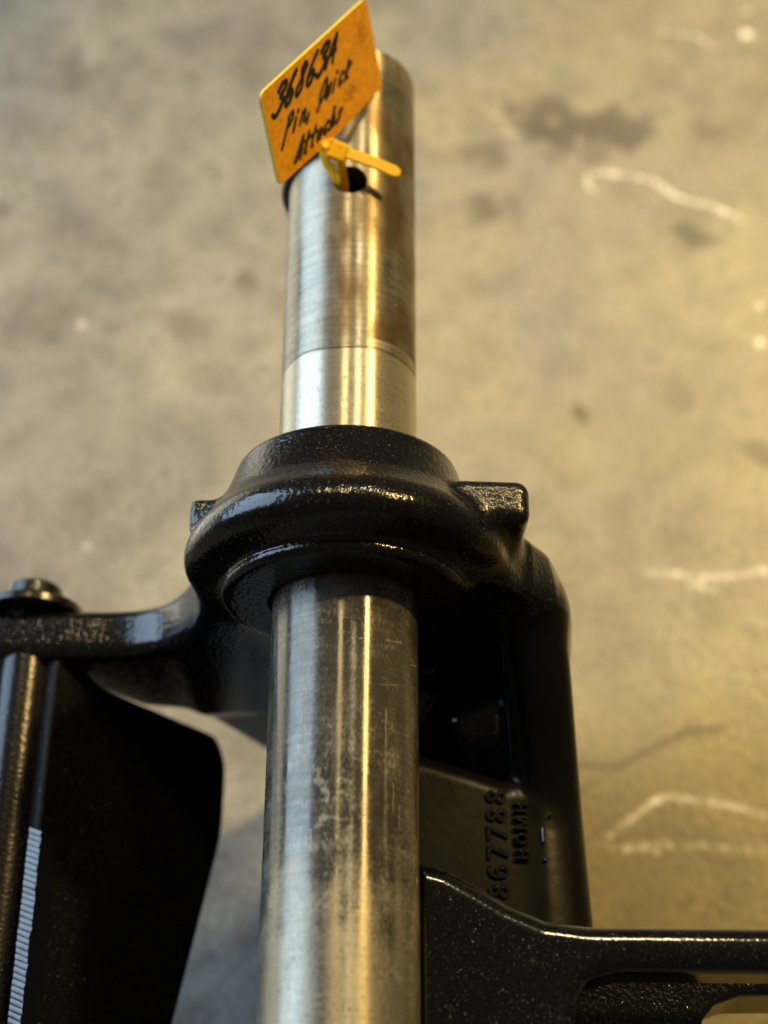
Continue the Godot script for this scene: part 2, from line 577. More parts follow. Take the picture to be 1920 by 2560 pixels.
	m.metallic_specular = 0.5
	m.roughness = 1.0
	m.roughness_texture = tex(rim)
	m.anisotropy_enabled = true
	m.anisotropy = ANISO
	m.heightmap_enabled = true
	m.heightmap_texture = tex(noise_image(512, 512, 0.12, 3, 91))
	m.heightmap_scale = 0.0012
	return m

const ANISO := -0.95

func pin_point(theta: float, z: float, r := PIN_R) -> Vector3:
	return Vector3(sin(theta) * r, cos(theta) * r, z)

func build_pin() -> void:
	var root := put(Node3D.new(), "steel_pin", self) as Node3D
	root.position = Vector3(0, PIN_Y, 0)
	tag_thing(root, "worn round steel pin with a drilled hole, slid through the black collar", "pin")
	var steel := pin_material()
	var st := SurfaceTool.new()
	st.begin(Mesh.PRIMITIVE_TRIANGLES)
	# columns round the pin and rows along it; the square round the hole is left to a fan of its own
	var cols := 96
	var dt := TAU / cols
	var hz := 5 * dt * PIN_R                       # half the square along z
	var rows := PackedFloat32Array([PIN_FAR, PIN_FAR + 0.0006, PIN_FAR + 0.0015, PIN_FAR + 0.003])
	for k in 12:
		rows.append(lerpf(PIN_FAR + 0.005, HOLE_Z - hz, (k + 1) / 12.0))
	for k in 10:
		rows.append(lerpf(HOLE_Z - hz, HOLE_Z + hz, (k + 1) / 10.0))
	for k in 60:
		rows.append(lerpf(HOLE_Z + hz, PIN_NEAR, (k + 1) / 60.0))
	var radius := func(z: float) -> float:
		var t: float = clampf((z - PIN_FAR) / 0.003, 0.0, 1.0)
		return PIN_R - 0.003 * (1.0 - sqrt(1.0 - (1.0 - t) * (1.0 - t)))
	var vert := func(th: float, z: float) -> void:
		var r: float = radius.call(z)
		var slope: float = (radius.call(z + 0.0002) - radius.call(z - 0.0002)) / 0.0004 if z > PIN_FAR + 0.0004 else 4.0
		if z >= PIN_FAR + 0.004: slope = 0.0
		st.set_normal(Vector3(sin(th), cos(th), -slope).normalized())
		st.set_uv(pin_uv(th, z))
		st.add_vertex(pin_point(th, z, r))
	for j in rows.size() - 1:
		for i in cols:
			var t0 := (i - cols / 2) * dt
			var t1 := t0 + dt
			var zm := (rows[j] + rows[j + 1]) * 0.5
			if absf(t0 + dt * 0.5) < 5 * dt and absf(zm - HOLE_Z) < hz:
				continue
			for q in [[t0, rows[j]], [t1, rows[j]], [t1, rows[j + 1]], [t0, rows[j]], [t1, rows[j + 1]], [t0, rows[j + 1]]]:
				vert.call(q[0], q[1])
	var ring_at := func(k: int, s: float) -> Vector2:   # s: 0 at the hole's lip, 1 at the square
		var side := k / 10
		var along := (k % 10) - 5
		var sq := Vector2.ZERO
		match side % 4:
			0: sq = Vector2(along, -5)
			1: sq = Vector2(5, along)
			2: sq = Vector2(-along, 5)
			_: sq = Vector2(-5, -along)
		var edge := Vector2(sq.x * dt, HOLE_Z + sq.y * hz / 5.0)
		var dir := Vector2(sq.x * dt * PIN_R, sq.y * hz / 5.0).normalized()
		var lip := Vector2(asin(dir.x * HOLE_R / PIN_R), HOLE_Z + dir.y * HOLE_R)
		return lip.lerp(edge, s)
	for k in 40:
		for j in 3:
			var a: Vector2 = ring_at.call(k, j / 3.0)
			var b: Vector2 = ring_at.call(k + 1, j / 3.0)
			var c: Vector2 = ring_at.call(k + 1, (j + 1) / 3.0)
			var d: Vector2 = ring_at.call(k, (j + 1) / 3.0)
			for q in [a, d, c, a, c, b]:
				vert.call(q.x, q.y)
	# end faces
	for e in [[PIN_FAR, -1.0, PIN_R - 0.003], [PIN_NEAR, 1.0, PIN_R]]:
		for i in cols:
			for q in [[0.0, 0.0], [i * dt, e[2]], [(i + 1) * dt, e[2]]]:
				st.set_normal(Vector3(0, 0, e[1]))
				st.set_uv(pin_uv(0, e[0]))
				st.add_vertex(pin_point(q[0], e[0], q[1]))
	mesh_node("shaft", st.commit(), steel, root)
	# the drilled hole's wall
	var bore := SurfaceTool.new()
	bore.begin(Mesh.PRIMITIVE_TRIANGLES)
	for k in 40:
		var a: Vector2 = ring_at.call(k, 0.0)
		var b: Vector2 = ring_at.call(k + 1, 0.0)
		var pa := pin_point(a.x, a.y)
		var pb := pin_point(b.x, b.y)
		var la := Vector3(pa.x, -0.0292, pa.z)
		var lb := Vector3(pb.x, -0.0292, pb.z)
		var mid := Vector3(0, 0, HOLE_Z)
		quad(bore, pa, pb, lb, la, (Vector3(mid.x - pa.x, 0, mid.z - pa.z)).normalized())
		for q in [la, lb, Vector3(0, -0.0292, HOLE_Z)]:
			bore.set_normal(Vector3.UP)
			bore.add_vertex(q)
	var rust := StandardMaterial3D.new()
	rust.albedo_color = Color(0.22, 0.15, 0.09)
	rust.roughness = 0.7
	rust.metallic = 0.3
	mesh_node("drilled_hole", bore.commit(), rust, root)

# ------------------------------------------------------------------ tag

func letter_strokes() -> Dictionary:
	return {
		"3": [[[0.1, 0.82], [0.35, 1.0], [0.75, 0.95], [0.8, 0.75], [0.45, 0.56], [0.8, 0.42], [0.72, 0.12], [0.35, -0.05], [0.0, 0.1]]],
		"6": [[[0.6, 1.02], [0.3, 0.7], [0.12, 0.3], [0.25, 0.02], [0.6, 0.0], [0.75, 0.25], [0.55, 0.42], [0.22, 0.3]]],
		"8": [[[0.75, 0.85], [0.5, 1.0], [0.25, 0.85], [0.4, 0.6], [0.65, 0.35], [0.6, 0.05], [0.25, 0.0], [0.15, 0.25], [0.5, 0.55], [0.75, 0.85]]],
		"A": [[[0.0, 0.0], [0.45, 1.0], [0.7, 0.0]], [[0.12, 0.38], [0.75, 0.40]]],
		"P": [[[0.15, -0.35], [0.2, 0.95]], [[0.05, 0.85], [0.5, 1.0], [0.75, 0.75], [0.5, 0.5], [0.22, 0.45]]],
		"i": [[[0.3, 0.5], [0.3, 0.0]], [[0.34, 0.74], [0.36, 0.78]]],
		"n": [[[0.1, 0.5], [0.1, 0.0], [0.15, 0.35], [0.45, 0.5], [0.6, 0.35], [0.6, 0.0], [0.8, 0.08]]],
		",": [[[0.3, 0.12], [0.22, -0.2]]],
		"Q": [[[0.55, 0.95], [0.2, 0.75], [0.1, 0.25], [0.35, 0.0], [0.75, 0.2], [0.85, 0.7], [0.55, 0.95]], [[0.3, 0.15], [0.2, -0.25], [0.1, -0.2]]],
		"u": [[[0.1, 0.5], [0.15, 0.08], [0.45, 0.02], [0.65, 0.5], [0.7, 0.05]]],
		"c": [[[0.7, 0.45], [0.35, 0.52], [0.12, 0.25], [0.35, 0.0], [0.7, 0.1]]],
		"k": [[[0.15, 0.8], [0.15, 0.0]], [[0.7, 0.6], [0.2, 0.28], [0.7, 0.0]]],
		"t": [[[0.35, 0.9], [0.32, 0.1], [0.55, 0.02]], [[0.05, 0.58], [0.72, 0.62]]],
		"a": [[[0.65, 0.42], [0.3, 0.5], [0.1, 0.2], [0.35, 0.0], [0.62, 0.35], [0.7, 0.02]]],
		"h": [[[0.15, 0.95], [0.12, 0.0], [0.25, 0.4], [0.55, 0.45], [0.62, 0.0]]],
		"s": [[[0.6, 0.5], [0.25, 0.42], [0.5, 0.2], [0.1, 0.0]]],
	}

func curve(pts: Array) -> PackedVector2Array:
	var out := PackedVector2Array()
	var n := pts.size()
	for i in n - 1:
		var p0 := Vector2(pts[maxi(i - 1, 0)][0], pts[maxi(i - 1, 0)][1])
		var p1 := Vector2(pts[i][0], pts[i][1])
		var p2 := Vector2(pts[i + 1][0], pts[i + 1][1])
		var p3 := Vector2(pts[mini(i + 2, n - 1)][0], pts[mini(i + 2, n - 1)][1])
		for k in 8:
			out.append(p1.cubic_interpolate(p2, p0, p3, k / 8.0))
	out.append(Vector2(pts[n - 1][0], pts[n - 1][1]))
	return out

func tag_image() -> Image:
	var w := 864
	var h := 442
	var im := Image.create(w, h, false, Image.FORMAT_RGB8)
	var base := Color(0.96, 0.69, 0.045)
	var n1 := noise_image(w, h, 0.02, 4, 41)
	var n2 := noise_image(w, h, 0.11, 2, 42)
	for y in h:
		for x in w:
			var a := n1.get_pixel(x, y).r
			var b := n2.get_pixel(x, y).r
			var c := base.lerp(Color(0.88, 0.58, 0.035), clampf(a * 1.1 - 0.2, 0, 1))
			if b > 0.76 and a > 0.45:
				c = c.lerp(Color(0.36, 0.22, 0.05), clampf((b - 0.76) * 5.0, 0, 0.7))
			im.set_pixel(x, y, c)
	for k in 220:
		var c := Vector2(rng.randf() * w, rng.randf() * h)
		dab(im, c, rng.randf_range(0.8, 3.2), Color(0.33, 0.19, 0.04, rng.randf_range(0.25, 0.8)))
	var lumps := FastNoiseLite.new()
	lumps.seed = 12
	lumps.frequency = 0.03
	lumps.fractal_octaves = 3
	for q in [[0.72, 0.75, 60, 40, 0.3], [0.9, 0.3, 45, 60, 0.25], [0.2, 0.9, 70, 24, 0.3], [0.55, 0.12, 80, 20, 0.2]]:
		soft_dab(im, Vector2(q[0] * w, q[1] * h), q[2], q[3], Color(0.42, 0.24, 0.05, q[4]), lumps)
	var font := letter_strokes()
	var ink := Color(0.03, 0.025, 0.025, 0.97)
	# [text, start s, baseline t, advance per letter, height, line width]; s runs along the long side, t down the short one
	for row in [["36863A", 0.045, 0.31, 0.100, 0.225, 11.6], ["Pin,", 0.095, 0.61, 0.074, 0.19, 9.5], ["Quick", 0.425, 0.59, 0.062, 0.19, 9.0], ["Attachs", 0.155, 0.92, 0.064, 0.175, 9.8]]:
		var text: String = row[0]
		for i in text.length():
			var wide: float = row[3] * (0.95 if text[i] != "," else 0.6)
			for s in font[text[i]]:
				var pts := PackedVector2Array()
				for q in curve(s):
					var px: float = row[1] + row[3] * i + q.x * wide + q.y * row[4] * 0.46
					var py: float = row[2] - q.y * row[4]
					pts.append(Vector2(px * w, py * h))
				stroke(im, pts, row[5] * rng.randf_range(0.9, 1.15), ink)
	return im

func build_tag() -> void:
	var root := put(Node3D.new(), "hang_tag", self) as Node3D
	root.position = Vector3(0, PIN_Y, 0)
	tag_thing(root, "dirty orange tag with black handwriting, tied to the pin's drilled hole", "tag")
	var a := Vector3(-0.0376, 0.0879, -0.4553)
	var e1 := Vector3(0.0433, -0.0161, -0.0730)
	var e2 := Vector3(0.0071, -0.0408, 0.0154)
	var n := e2.cross(e1).normalized()
	if n.y < 0: n = -n
	var lx := e1.length()
	var ly := e2.length()
	# outline with rounded corners, in shares of the two sides
	var outline := PackedVector2Array()
	var rad := [0.0035, 0.004, 0.0015, 0.002]
	var cs := [Vector2(0, 0), Vector2(1, 0), Vector2(1, 1), Vector2(0, 1)]
	for k in 4:
		var inx: Vector2 = cs[k]
		var r: float = rad[k]
		var cx := Vector2(absf(inx.x - r / lx), absf(inx.y - r / ly))
		for j in 7:
			var ang := PI + k * PI / 2 + j / 6.0 * PI / 2
			outline.append(cx + Vector2(cos(ang) * r / lx, sin(ang) * r / ly))
		if k == 2:
			# the nick where the tie pulls at the lower edge
			outline.append(Vector2(0.62, 1.0))
			outline.append(Vector2(0.585, 0.985))
			outline.append(Vector2(0.56, 1.0))
	var plastic := StandardMaterial3D.new()
	plastic.albedo_texture = tex(tag_image())
	plastic.roughness = 0.5
	plastic.backlight_enabled = true
	plastic.backlight = Color(0.12, 0.08, 0.02)
	var thick := 0.0016
	var bend := func(q: Vector2) -> Vector3:
		return a + e1 * q.x + e2 * q.y + n * (0.0022 * sin(q.x * PI * 0.9) - 0.0008 * q.y + 0.0012 * q.x * q.y)
	var st := SurfaceTool.new()
	st.begin(Mesh.PRIMITIVE_TRIANGLES)
	var tri := Geometry2D.triangulate_polygon(outline)
	for side in [1.0, -1.0]:
		for k in range(0, tri.size(), 3):
			var p := []
			for m in 3:
				p.append(outline[tri[k + m]])
			var g: Vector3 = (bend.call(p[1]) - bend.call(p[0])).cross(bend.call(p[2]) - bend.call(p[0]))
			if g.dot(n) * side > 0:
				p.reverse()
			for q in p:
				st.set_normal(n * side)
				st.set_uv(q)
				st.add_vertex(bend.call(q) + n * (side * thick * 0.5))
	mesh_node("card", st.commit(), plastic, root)
	var rim := StandardMaterial3D.new()
	rim.albedo_color = Color(0.98, 0.80, 0.22)
	rim.roughness = 0.45
	rim.subsurf_scatter_enabled = true
	rim.subsurf_scatter_strength = 0.3
	var es := SurfaceTool.new()
	es.begin(Mesh.PRIMITIVE_TRIANGLES)
	for k in outline.size():
		var q0 := outline[k]
		var q1 := outline[(k + 1) % outline.size()]
		var p0: Vector3 = bend.call(q0)
		var p1: Vector3 = bend.call(q1)
		var out := (p1 - p0).cross(n).normalized()
		var mid := a + e1 * 0.5 + e2 * 0.5
		if out.dot((p0 + p1) * 0.5 - mid) < 0: out = -out
		quad(es, p0 + n * thick * 0.5, p1 + n * thick * 0.5, p1 - n * thick * 0.5, p0 - n * thick * 0.5, out)
	mesh_node("card_edge", es.commit(), rim, root)
	# the cable tie: head, free tail, and the loop through tag and hole
	var tie_mat := StandardMaterial3D.new()
	tie_mat.albedo_color = Color(0.98, 0.77, 0.10)
	tie_mat.roughness = 0.38
	tie_mat.subsurf_scatter_enabled = true
	tie_mat.subsurf_scatter_strength = 0.2
	var tie := put(Node3D.new(), "cable_tie", root) as Node3D
	var head_at := Vector3(-0.0055, 0.0400, -0.4652)
	strap(tie, "tail", [Vector3(-0.0048, 0.0395, -0.4662), Vector3(0.004, 0.0392, -0.4630), Vector3(0.013, 0.0385, -0.4592), Vector3(0.0225, 0.0370, -0.4551)], Vector3(0.1, 1, 0.25).normalized(), 0.0056, 0.0013, tie_mat, true)
	strap(tie, "loop", [Vector3(-0.0050, 0.0405, -0.4680), Vector3(-0.0085, 0.0420, -0.4690), Vector3(-0.0120, 0.0418, -0.4668), Vector3(-0.0115, 0.0375, -0.4628), Vector3(-0.0085, 0.0338, -0.4595), Vector3(-0.0062, 0.0290, -0.4565), Vector3(-0.0055, 0.0200, -0.4560)], Vector3(-0.5, 0.6, 0.6).normalized(), 0.0040, 0.0011, tie_mat, false)
	strap(tie, "loop", [Vector3(-0.0030, 0.0425, -0.4660), Vector3(-0.0040, 0.0375, -0.4610), Vector3(-0.0035, 0.0310, -0.4590), Vector3(-0.0030, 0.0180, -0.4585)], Vector3(0.2, 0.5, 0.8).normalized(), 0.0040, 0.0011, tie_mat, false)
	var hb := BoxMesh.new()
	hb.size = Vector3(0.0082, 0.0050, 0.0088)
	var head := mesh_node("head", bevel_box(hb.size, 0.0009), tie_mat, tie)
	head.position = head_at
	head.basis = Basis.from_euler(Vector3(0.35, -0.42, -0.05))

func bevel_box(s: Vector3, b: float) -> ArrayMesh:
	var st := SurfaceTool.new()
	st.begin(Mesh.PRIMITIVE_TRIANGLES)
	var h := s * 0.5
	for axis in 3:
		for sg in [-1.0, 1.0]:
			var u := (axis + 1) % 3
			var v := (axis + 2) % 3
			var p := []
			for c in [[-1, -1], [1, -1], [1, 1], [-1, 1]]:
				var q := Vector3.ZERO
				q[axis] = sg * h[axis]
				q[u] = c[0] * (h[u] - b)
				q[v] = c[1] * (h[v] - b)
				p.append(q)
			var n := Vector3.ZERO
			n[axis] = sg
			quad(st, p[0], p[1], p[2], p[3], n)
	for axis in 3:
		var u := (axis + 1) % 3
		var v := (axis + 2) % 3
		for su in [-1.0, 1.0]:
			for sv in [-1.0, 1.0]:
				var p := []
				for c in [[0, -1], [0, 1], [1, 1], [1, -1]]:
					var q := Vector3.ZERO
					q[axis] = c[1] * (h[axis] - b)
					q[u] = su * (h[u] - (b if c[0] == 1 else 0.0))
					q[v] = sv * (h[v] - (0.0 if c[0] == 1 else b))
					p.append(q)
				var n := Vector3.ZERO
				n[u] = su
				n[v] = sv
				quad(st, p[0], p[1], p[2], p[3], n.normalized())
	for sx in [-1.0, 1.0]:
		for sy in [-1.0, 1.0]:
			for sz in [-1.0, 1.0]:
				var sg := Vector3(sx, sy, sz)
				var a := sg * Vector3(h.x, h.y - b, h.z - b)
				var c := sg * Vector3(h.x - b, h.y, h.z - b)
				var d := sg * Vector3(h.x - b, h.y - b, h.z)
				var n := sg.normalized()
				var flip := (c - a).cross(d - a).dot(n) > 0.0
				for q in ([a, d, c] if flip else [a, c, d]):
					st.set_normal(n)
					st.add_vertex(q)
	return st.commit()

func strap(parent: Node3D, called: String, pts: Array, up: Vector3, wide: float, thick: float, mat: Material, round_end: bool) -> void:
	var line: PackedVector3Array = []
	for i in pts.size() - 1:
		var p0: Vector3 = pts[maxi(i - 1, 0)]
		var p3: Vector3 = pts[mini(i + 2, pts.size() - 1)]
		for k in 6:
			line.append((pts[i] as Vector3).cubic_interpolate(pts[i + 1], p0, p3, k / 6.0))
	line.append(pts[pts.size() - 1])
	var st := SurfaceTool.new()
	st.begin(Mesh.PRIMITIVE_TRIANGLES)
	var last := []
	for i in line.size():
		var t := (line[mini(i + 1, line.size() - 1)] - line[maxi(i - 1, 0)]).normalized()
		var side := t.cross(up).normalized()
		var nn := side.cross(t).normalized()
		var w := wide
		if round_end:
			var left := line[i].distance_to(line[line.size() - 1])
			if left < wide * 0.5:
				w = wide * maxf(0.45, sqrt(maxf(0.0, 1.0 - pow(1.0 - left / (wide * 0.5), 2.0))))
		var now := []
		var b := thick * 0.3
		for c in [[-0.5, -0.5 + 0.3], [-0.5, 0.5 - 0.3], [-0.5 + 0.08, 0.5], [0.5 - 0.08, 0.5], [0.5, 0.5 - 0.3], [0.5, -0.5 + 0.3], [0.5 - 0.08, -0.5], [-0.5 + 0.08, -0.5]]:
			now.append(line[i] + side * (c[0] * w) + nn * (c[1] * thick))
		if last.size():
			for k in 8:
				var k1 := (k + 1) % 8
				var mid: Vector3 = (last[k] + last[k1] + now[k] + now[k1]) * 0.25 - (line[i] + line[i - 1]) * 0.5
				var fn: Vector3 = (last[k1] - last[k]).cross(now[k] - last[k]).normalized()
				if fn.dot(mid) < 0: fn = -fn
				quad(st, last[k], last[k1], now[k1], now[k], fn)
		if i == 0 or i == line.size() - 1:
			for k in range(1, 7):
				var fn := t * (-1.0 if i == 0 else 1.0)
				var flip: bool = (now[k] - now[0]).cross(now[k + 1] - now[0]).dot(fn) > 0.0
				for q in ([now[0], now[k + 1], now[k]] if flip else [now[0], now[k], now[k + 1]]):
					st.set_normal(fn)
					st.add_vertex(q)
		last = now
	mesh_node(called, st.commit(), mat, parent)

# ------------------------------------------------------------------ turned and swept shapes

func lathe(profile: Array, sides: int, round_from := 0.0) -> ArrayMesh:
	# profile of [radius, z] from far to near, about the z axis
	var st := SurfaceTool.new()
	st.begin(Mesh.PRIMITIVE_TRIANGLES)
	for j in profile.size() - 1:
		var r0: float = profile[j][0]
		var z0: float = profile[j][1]
		var r1: float = profile[j + 1][0]
		var z1: float = profile[j + 1][1]
		var slope := Vector2(z1 - z0, -(r1 - r0)).normalized()   # radial, axial
		for i in sides:
			var t0 := TAU * i / sides
			var t1 := TAU * (i + 1) / sides
			var p := [Vector3(sin(t0) * r0, cos(t0) * r0, z0), Vector3(sin(t1) * r0, cos(t1) * r0, z0), Vector3(sin(t1) * r1, cos(t1) * r1, z1), Vector3(sin(t0) * r1, cos(t0) * r1, z1)]
			var n0 := Vector3(sin(t0) * slope.x, cos(t0) * slope.x, slope.y)
			var n1 := Vector3(sin(t1) * slope.x, cos(t1) * slope.x, slope.y)
			var ns := [n0, n1, n1, n0]
			if sides < 10:
				var f := (n0 + n1).normalized()
				ns = [f, f, f, f]
			var order := [0, 1, 2, 0, 2, 3]
			if (p[1] - p[0]).cross(p[2] - p[0]).dot(n0 + n1) > 0 or ((p[1] - p[0]).length() < 1e-6 and (p[2] - p[0]).cross(p[3] - p[0]).dot(n0 + n1) > 0):
				order = [0, 2, 1, 0, 3, 2]
			for k in order:
				st.set_normal(ns[k])
				st.add_vertex(p[k])
	return st.commit()

func build_bolt(paint: Material) -> void:
	var root := put(Node3D.new(), "retaining_bolt", self) as Node3D
	root.position = Vector3(-0.153, PIN_Y - 0.0955, 0)
	tag_thing(root, "long black bolt through the bracket arm, its round head and washer behind the arm", "bolt")
	mesh_node("shank", lathe([[0.0, -0.30], [0.013, -0.30], [0.013, 0.04], [0.0, 0.04]], 48), paint, root)
	mesh_node("washer", lathe([[0.0, -0.2985], [0.023, -0.2985], [0.0238, -0.2975], [0.0238, -0.2945], [0.023, -0.2935], [0.0, -0.2935]], 48), paint, root)
	mesh_node("bolt_head", lathe([[0.0, -0.3105], [0.0085, -0.3105], [0.0112, -0.3098], [0.0130, -0.3080], [0.0138, -0.303], [0.0165, -0.2995], [0.0165, -0.2985]], 40), paint, root)

func build_side_plate(parent: Node3D, paint: Material, gloss: Material) -> void:
	# a heavy plate that leans down to the right under the arm
	var o := Vector3(-0.137, -0.0835, 0.007)
	var es := Vector3(0.072, -0.10, 0).normalized()
	var n := Vector3(0.10, 0.072, 0).normalized()
	var raw := [Vector2(0.001, -0.284), Vector2(0.03, -0.271), Vector2(0.1155, -0.2705), Vector2(0.1232, -0.258), Vector2(0.1232, -0.221), Vector2(0.095, -0.12), Vector2(0.07, -0.03), Vector2(0.001, -0.03)]
	var poly := PackedVector2Array()
	for i in raw.size():
		var p: Vector2 = raw[i]
		var q: Vector2 = raw[(i - 1 + raw.size()) % raw.size()]
		var r: Vector2 = raw[(i + 1) % raw.size()]
		var cut := minf(0.010, minf(p.distance_to(q), p.distance_to(r)) * 0.45)
		var a := p.move_toward(q, cut)
		var b := p.move_toward(r, cut)
		for k in 6:
			var t := k / 5.0
			poly.append(a.lerp(p, t).lerp(p.lerp(b, t), t))
	var st := SurfaceTool.new()
	st.begin(Mesh.PRIMITIVE_TRIANGLES)
	var centre := Vector2(0.055, -0.16)
	var at := func(q: Vector2, shrink: float, up: float) -> Vector3:
		var v := q.move_toward(centre, shrink)
		return o + es * v.x + n * up + Vector3(0, 0, v.y)
	var layers := [[0.003, 0.0], [0.0009, -0.0009], [0.0, -0.003], [0.0, -0.017], [0.0009, -0.0191], [0.003, -0.020]]
	var tri := Geometry2D.triangulate_polygon(poly)
	for e in [[0, 1.0], [5, -1.0]]:
		for k in range(0, tri.size(), 3):
			var p := []
			for m in 3:
				p.append(at.call(poly[tri[k + m]], layers[e[0]][0], layers[e[0]][1]))
			if (p[1] - p[0]).cross(p[2] - p[0]).dot(n) * e[1] > 0: p.reverse()
			for q in p:
				st.set_normal(n * e[1])
				st.add_vertex(q)
	for j in layers.size() - 1:
		for k in poly.size():
			var k1 := (k + 1) % poly.size()
			var a: Vector3 = at.call(poly[k], layers[j][0], layers[j][1])
			var b: Vector3 = at.call(poly[k1], layers[j][0], layers[j][1])
			var c: Vector3 = at.call(poly[k1], layers[j + 1][0], layers[j + 1][1])
			var d: Vector3 = at.call(poly[k], layers[j + 1][0], layers[j + 1][1])
			var mid: Vector3 = at.call(centre, 0.0, -0.01)
			var fn := (b - a).cross(d - a).normalized()
			if fn.dot((a + c) * 0.5 - mid) < 0: fn = -fn
			quad(st, a, b, c, d, fn)
	mesh_node("side_plate", st.commit(), paint, parent)
	# the ribbed edge along the top of that plate
	var up := Vector3(-0.38, 0.925, 0).normalized()
	var across := Vector3(0.925, 0.38, 0).normalized()
	var at0 := o + es * 0.0035 + Vector3(-0.002, 0.005, 0)
	var half := 0.0032
	var ribs := SurfaceTool.new()
	ribs.begin(Mesh.PRIMITIVE_TRIANGLES)
	var z := -0.1935
	var jitter := FastNoiseLite.new()
	jitter.seed = 4
	jitter.frequency = 180.0
	var spot := func(side: float, zz: float, h: float) -> Vector3:
		var rib_shift := jitter.get_noise_1d(zz) * 0.0009
		return at0 + across * (side * half + (rib_shift if side > 0.0 else rib_shift * 0.3)) + up * h + Vector3(0, 0, zz + side * 0.0013)
	while z < -0.04:
		var lift := rng.randf_range(-0.0003, 0.00015)
		var prof := [[0.0, -0.00012 + lift], [0.0005, lift], [0.0012, 0.00005 + lift], [0.0019, lift], [0.0022, -0.00012 + lift], [0.0026, -0.00018 + lift]]
		for k in prof.size() - 1:
			var a: Vector3 = spot.call(-1.0, z + prof[k][0], prof[k][1])
			var b: Vector3 = spot.call(1.0, z + prof[k][0], prof[k][1])
			var c: Vector3 = spot.call(1.0, z + prof[k + 1][0], prof[k + 1][1])
			var d: Vector3 = spot.call(-1.0, z + prof[k + 1][0], prof[k + 1][1])
			var nn := (b - a).cross(d - a).normalized()
			if nn.dot(up) < 0: nn = -nn
			quad(ribs, a, b, c, d, nn)
			for sd in [-1.0, 1.0]:
				var e: Vector3 = a if sd < 0 else b
				var f: Vector3 = d if sd < 0 else c
				quad(ribs, e, f, f - up * 0.012, e - up * 0.012, across * sd)
		z += 0.0026
	for zz in [-0.1935, z]:
		quad(ribs, spot.call(-1.0, zz, -0.0005), spot.call(1.0, zz, -0.0005), spot.call(1.0, zz, -0.012), spot.call(-1.0, zz, -0.012), Vector3(0, 0, -1.0 if zz < -0.1 else 1.0))
	mesh_node("ribbed_edge", ribs.commit(), gloss, parent)

func build_characters(parent: Node3D, paint: Material) -> void:
	# cast lettering that stands proud of the base plate; it reads away from the viewer, its tops to the left
	var font := SystemFont.new()
	font.font_names = PackedStringArray(["Droid Sans"])
	font.font_weight = 700
	var lean := -0.12
	var b := Basis(Vector3(0, 0, -1), Vector3(-1, 0.12, 0).normalized(), Vector3(0.12, 1, 0).normalized())
	for row in [["867788", 0.0697, -0.1556, 0.00815, 0.0098], ["HOMH", 0.0783, -0.1709, 0.0068, 0.0062]]:
		var text: String = row[0]
		for i in text.length():
			var tm := TextMesh.new()
			tm.font = font
			tm.text = text[i]
			tm.font_size = 32
			tm.depth = 0.0018
			tm.pixel_size = row[4] / 25.5
			tm.curve_step = 2.0
			var m := mesh_node("raised_character", tm, paint, parent)
			var x: float = row[1]
			m.basis = b
			m.position = Vector3(x - row[4] * 0.5, -0.062 - 0.12 * (x - row[4] * 0.5 - 0.06) + (0.0006 if row[4] > 0.008 else 0.0018), row[2] - row[3] * i)
	# a small worn foundry mark: a bar and a dot
	for q in [[0.0843, -0.1795, 0.0072], [0.0850, -0.1690, 0.0018], [0.0875, -0.1880, 0.0012]]:
		var mark := mesh_node("raised_mark", bevel_box(Vector3(0.0016, 0.0026, q[2]), 0.0006), paint, parent)
		mark.position = Vector3(q[0], -0.0600 - 0.12 * (q[0] - 0.06), q[1])
		mark.rotation.z = lean

func build_band(rubber: Material) -> void:
	# a black band round the pin under the tag
	var st := SurfaceTool.new()
	st.begin(Mesh.PRIMITIVE_TRIANGLES)
	for i in 72:
		for j in 10:
			var p := []
			var ns := []
			for c in [[i, j], [i + 1, j], [i + 1, j + 1], [i, j + 1]]:
				var t: float = -2.9 + 2.75 * c[0] / 72.0
				var s: float = TAU * c[1] / 10.0
				var dir := Vector3(sin(t), cos(t), 0)
				var cen := dir * 0.0318 + Vector3(0, 0, -0.0035 * cos(t - 0.6))
				var nn := dir * cos(s) + Vector3(0, 0, 1) * sin(s)
				p.append(cen + Vector3(nn.x * 0.0020, nn.y * 0.0020, nn.z * 0.0020))
				ns.append(nn)
			var flip: bool = (p[1] - p[0]).cross(p[2] - p[0]).dot(ns[0]) > 0
			for k in ([0, 2, 1, 0, 3, 2] if flip else [0, 1, 2, 0, 2, 3]):
				st.set_normal(ns[k])
				st.add_vertex(p[k])
	var m := mesh_node("rubber_band", st.commit(), rubber, self)
	m.position = Vector3(0, PIN_Y, -0.4745)
	tag_thing(m, "black band round the steel pin, peeping out under the orange tag", "band")

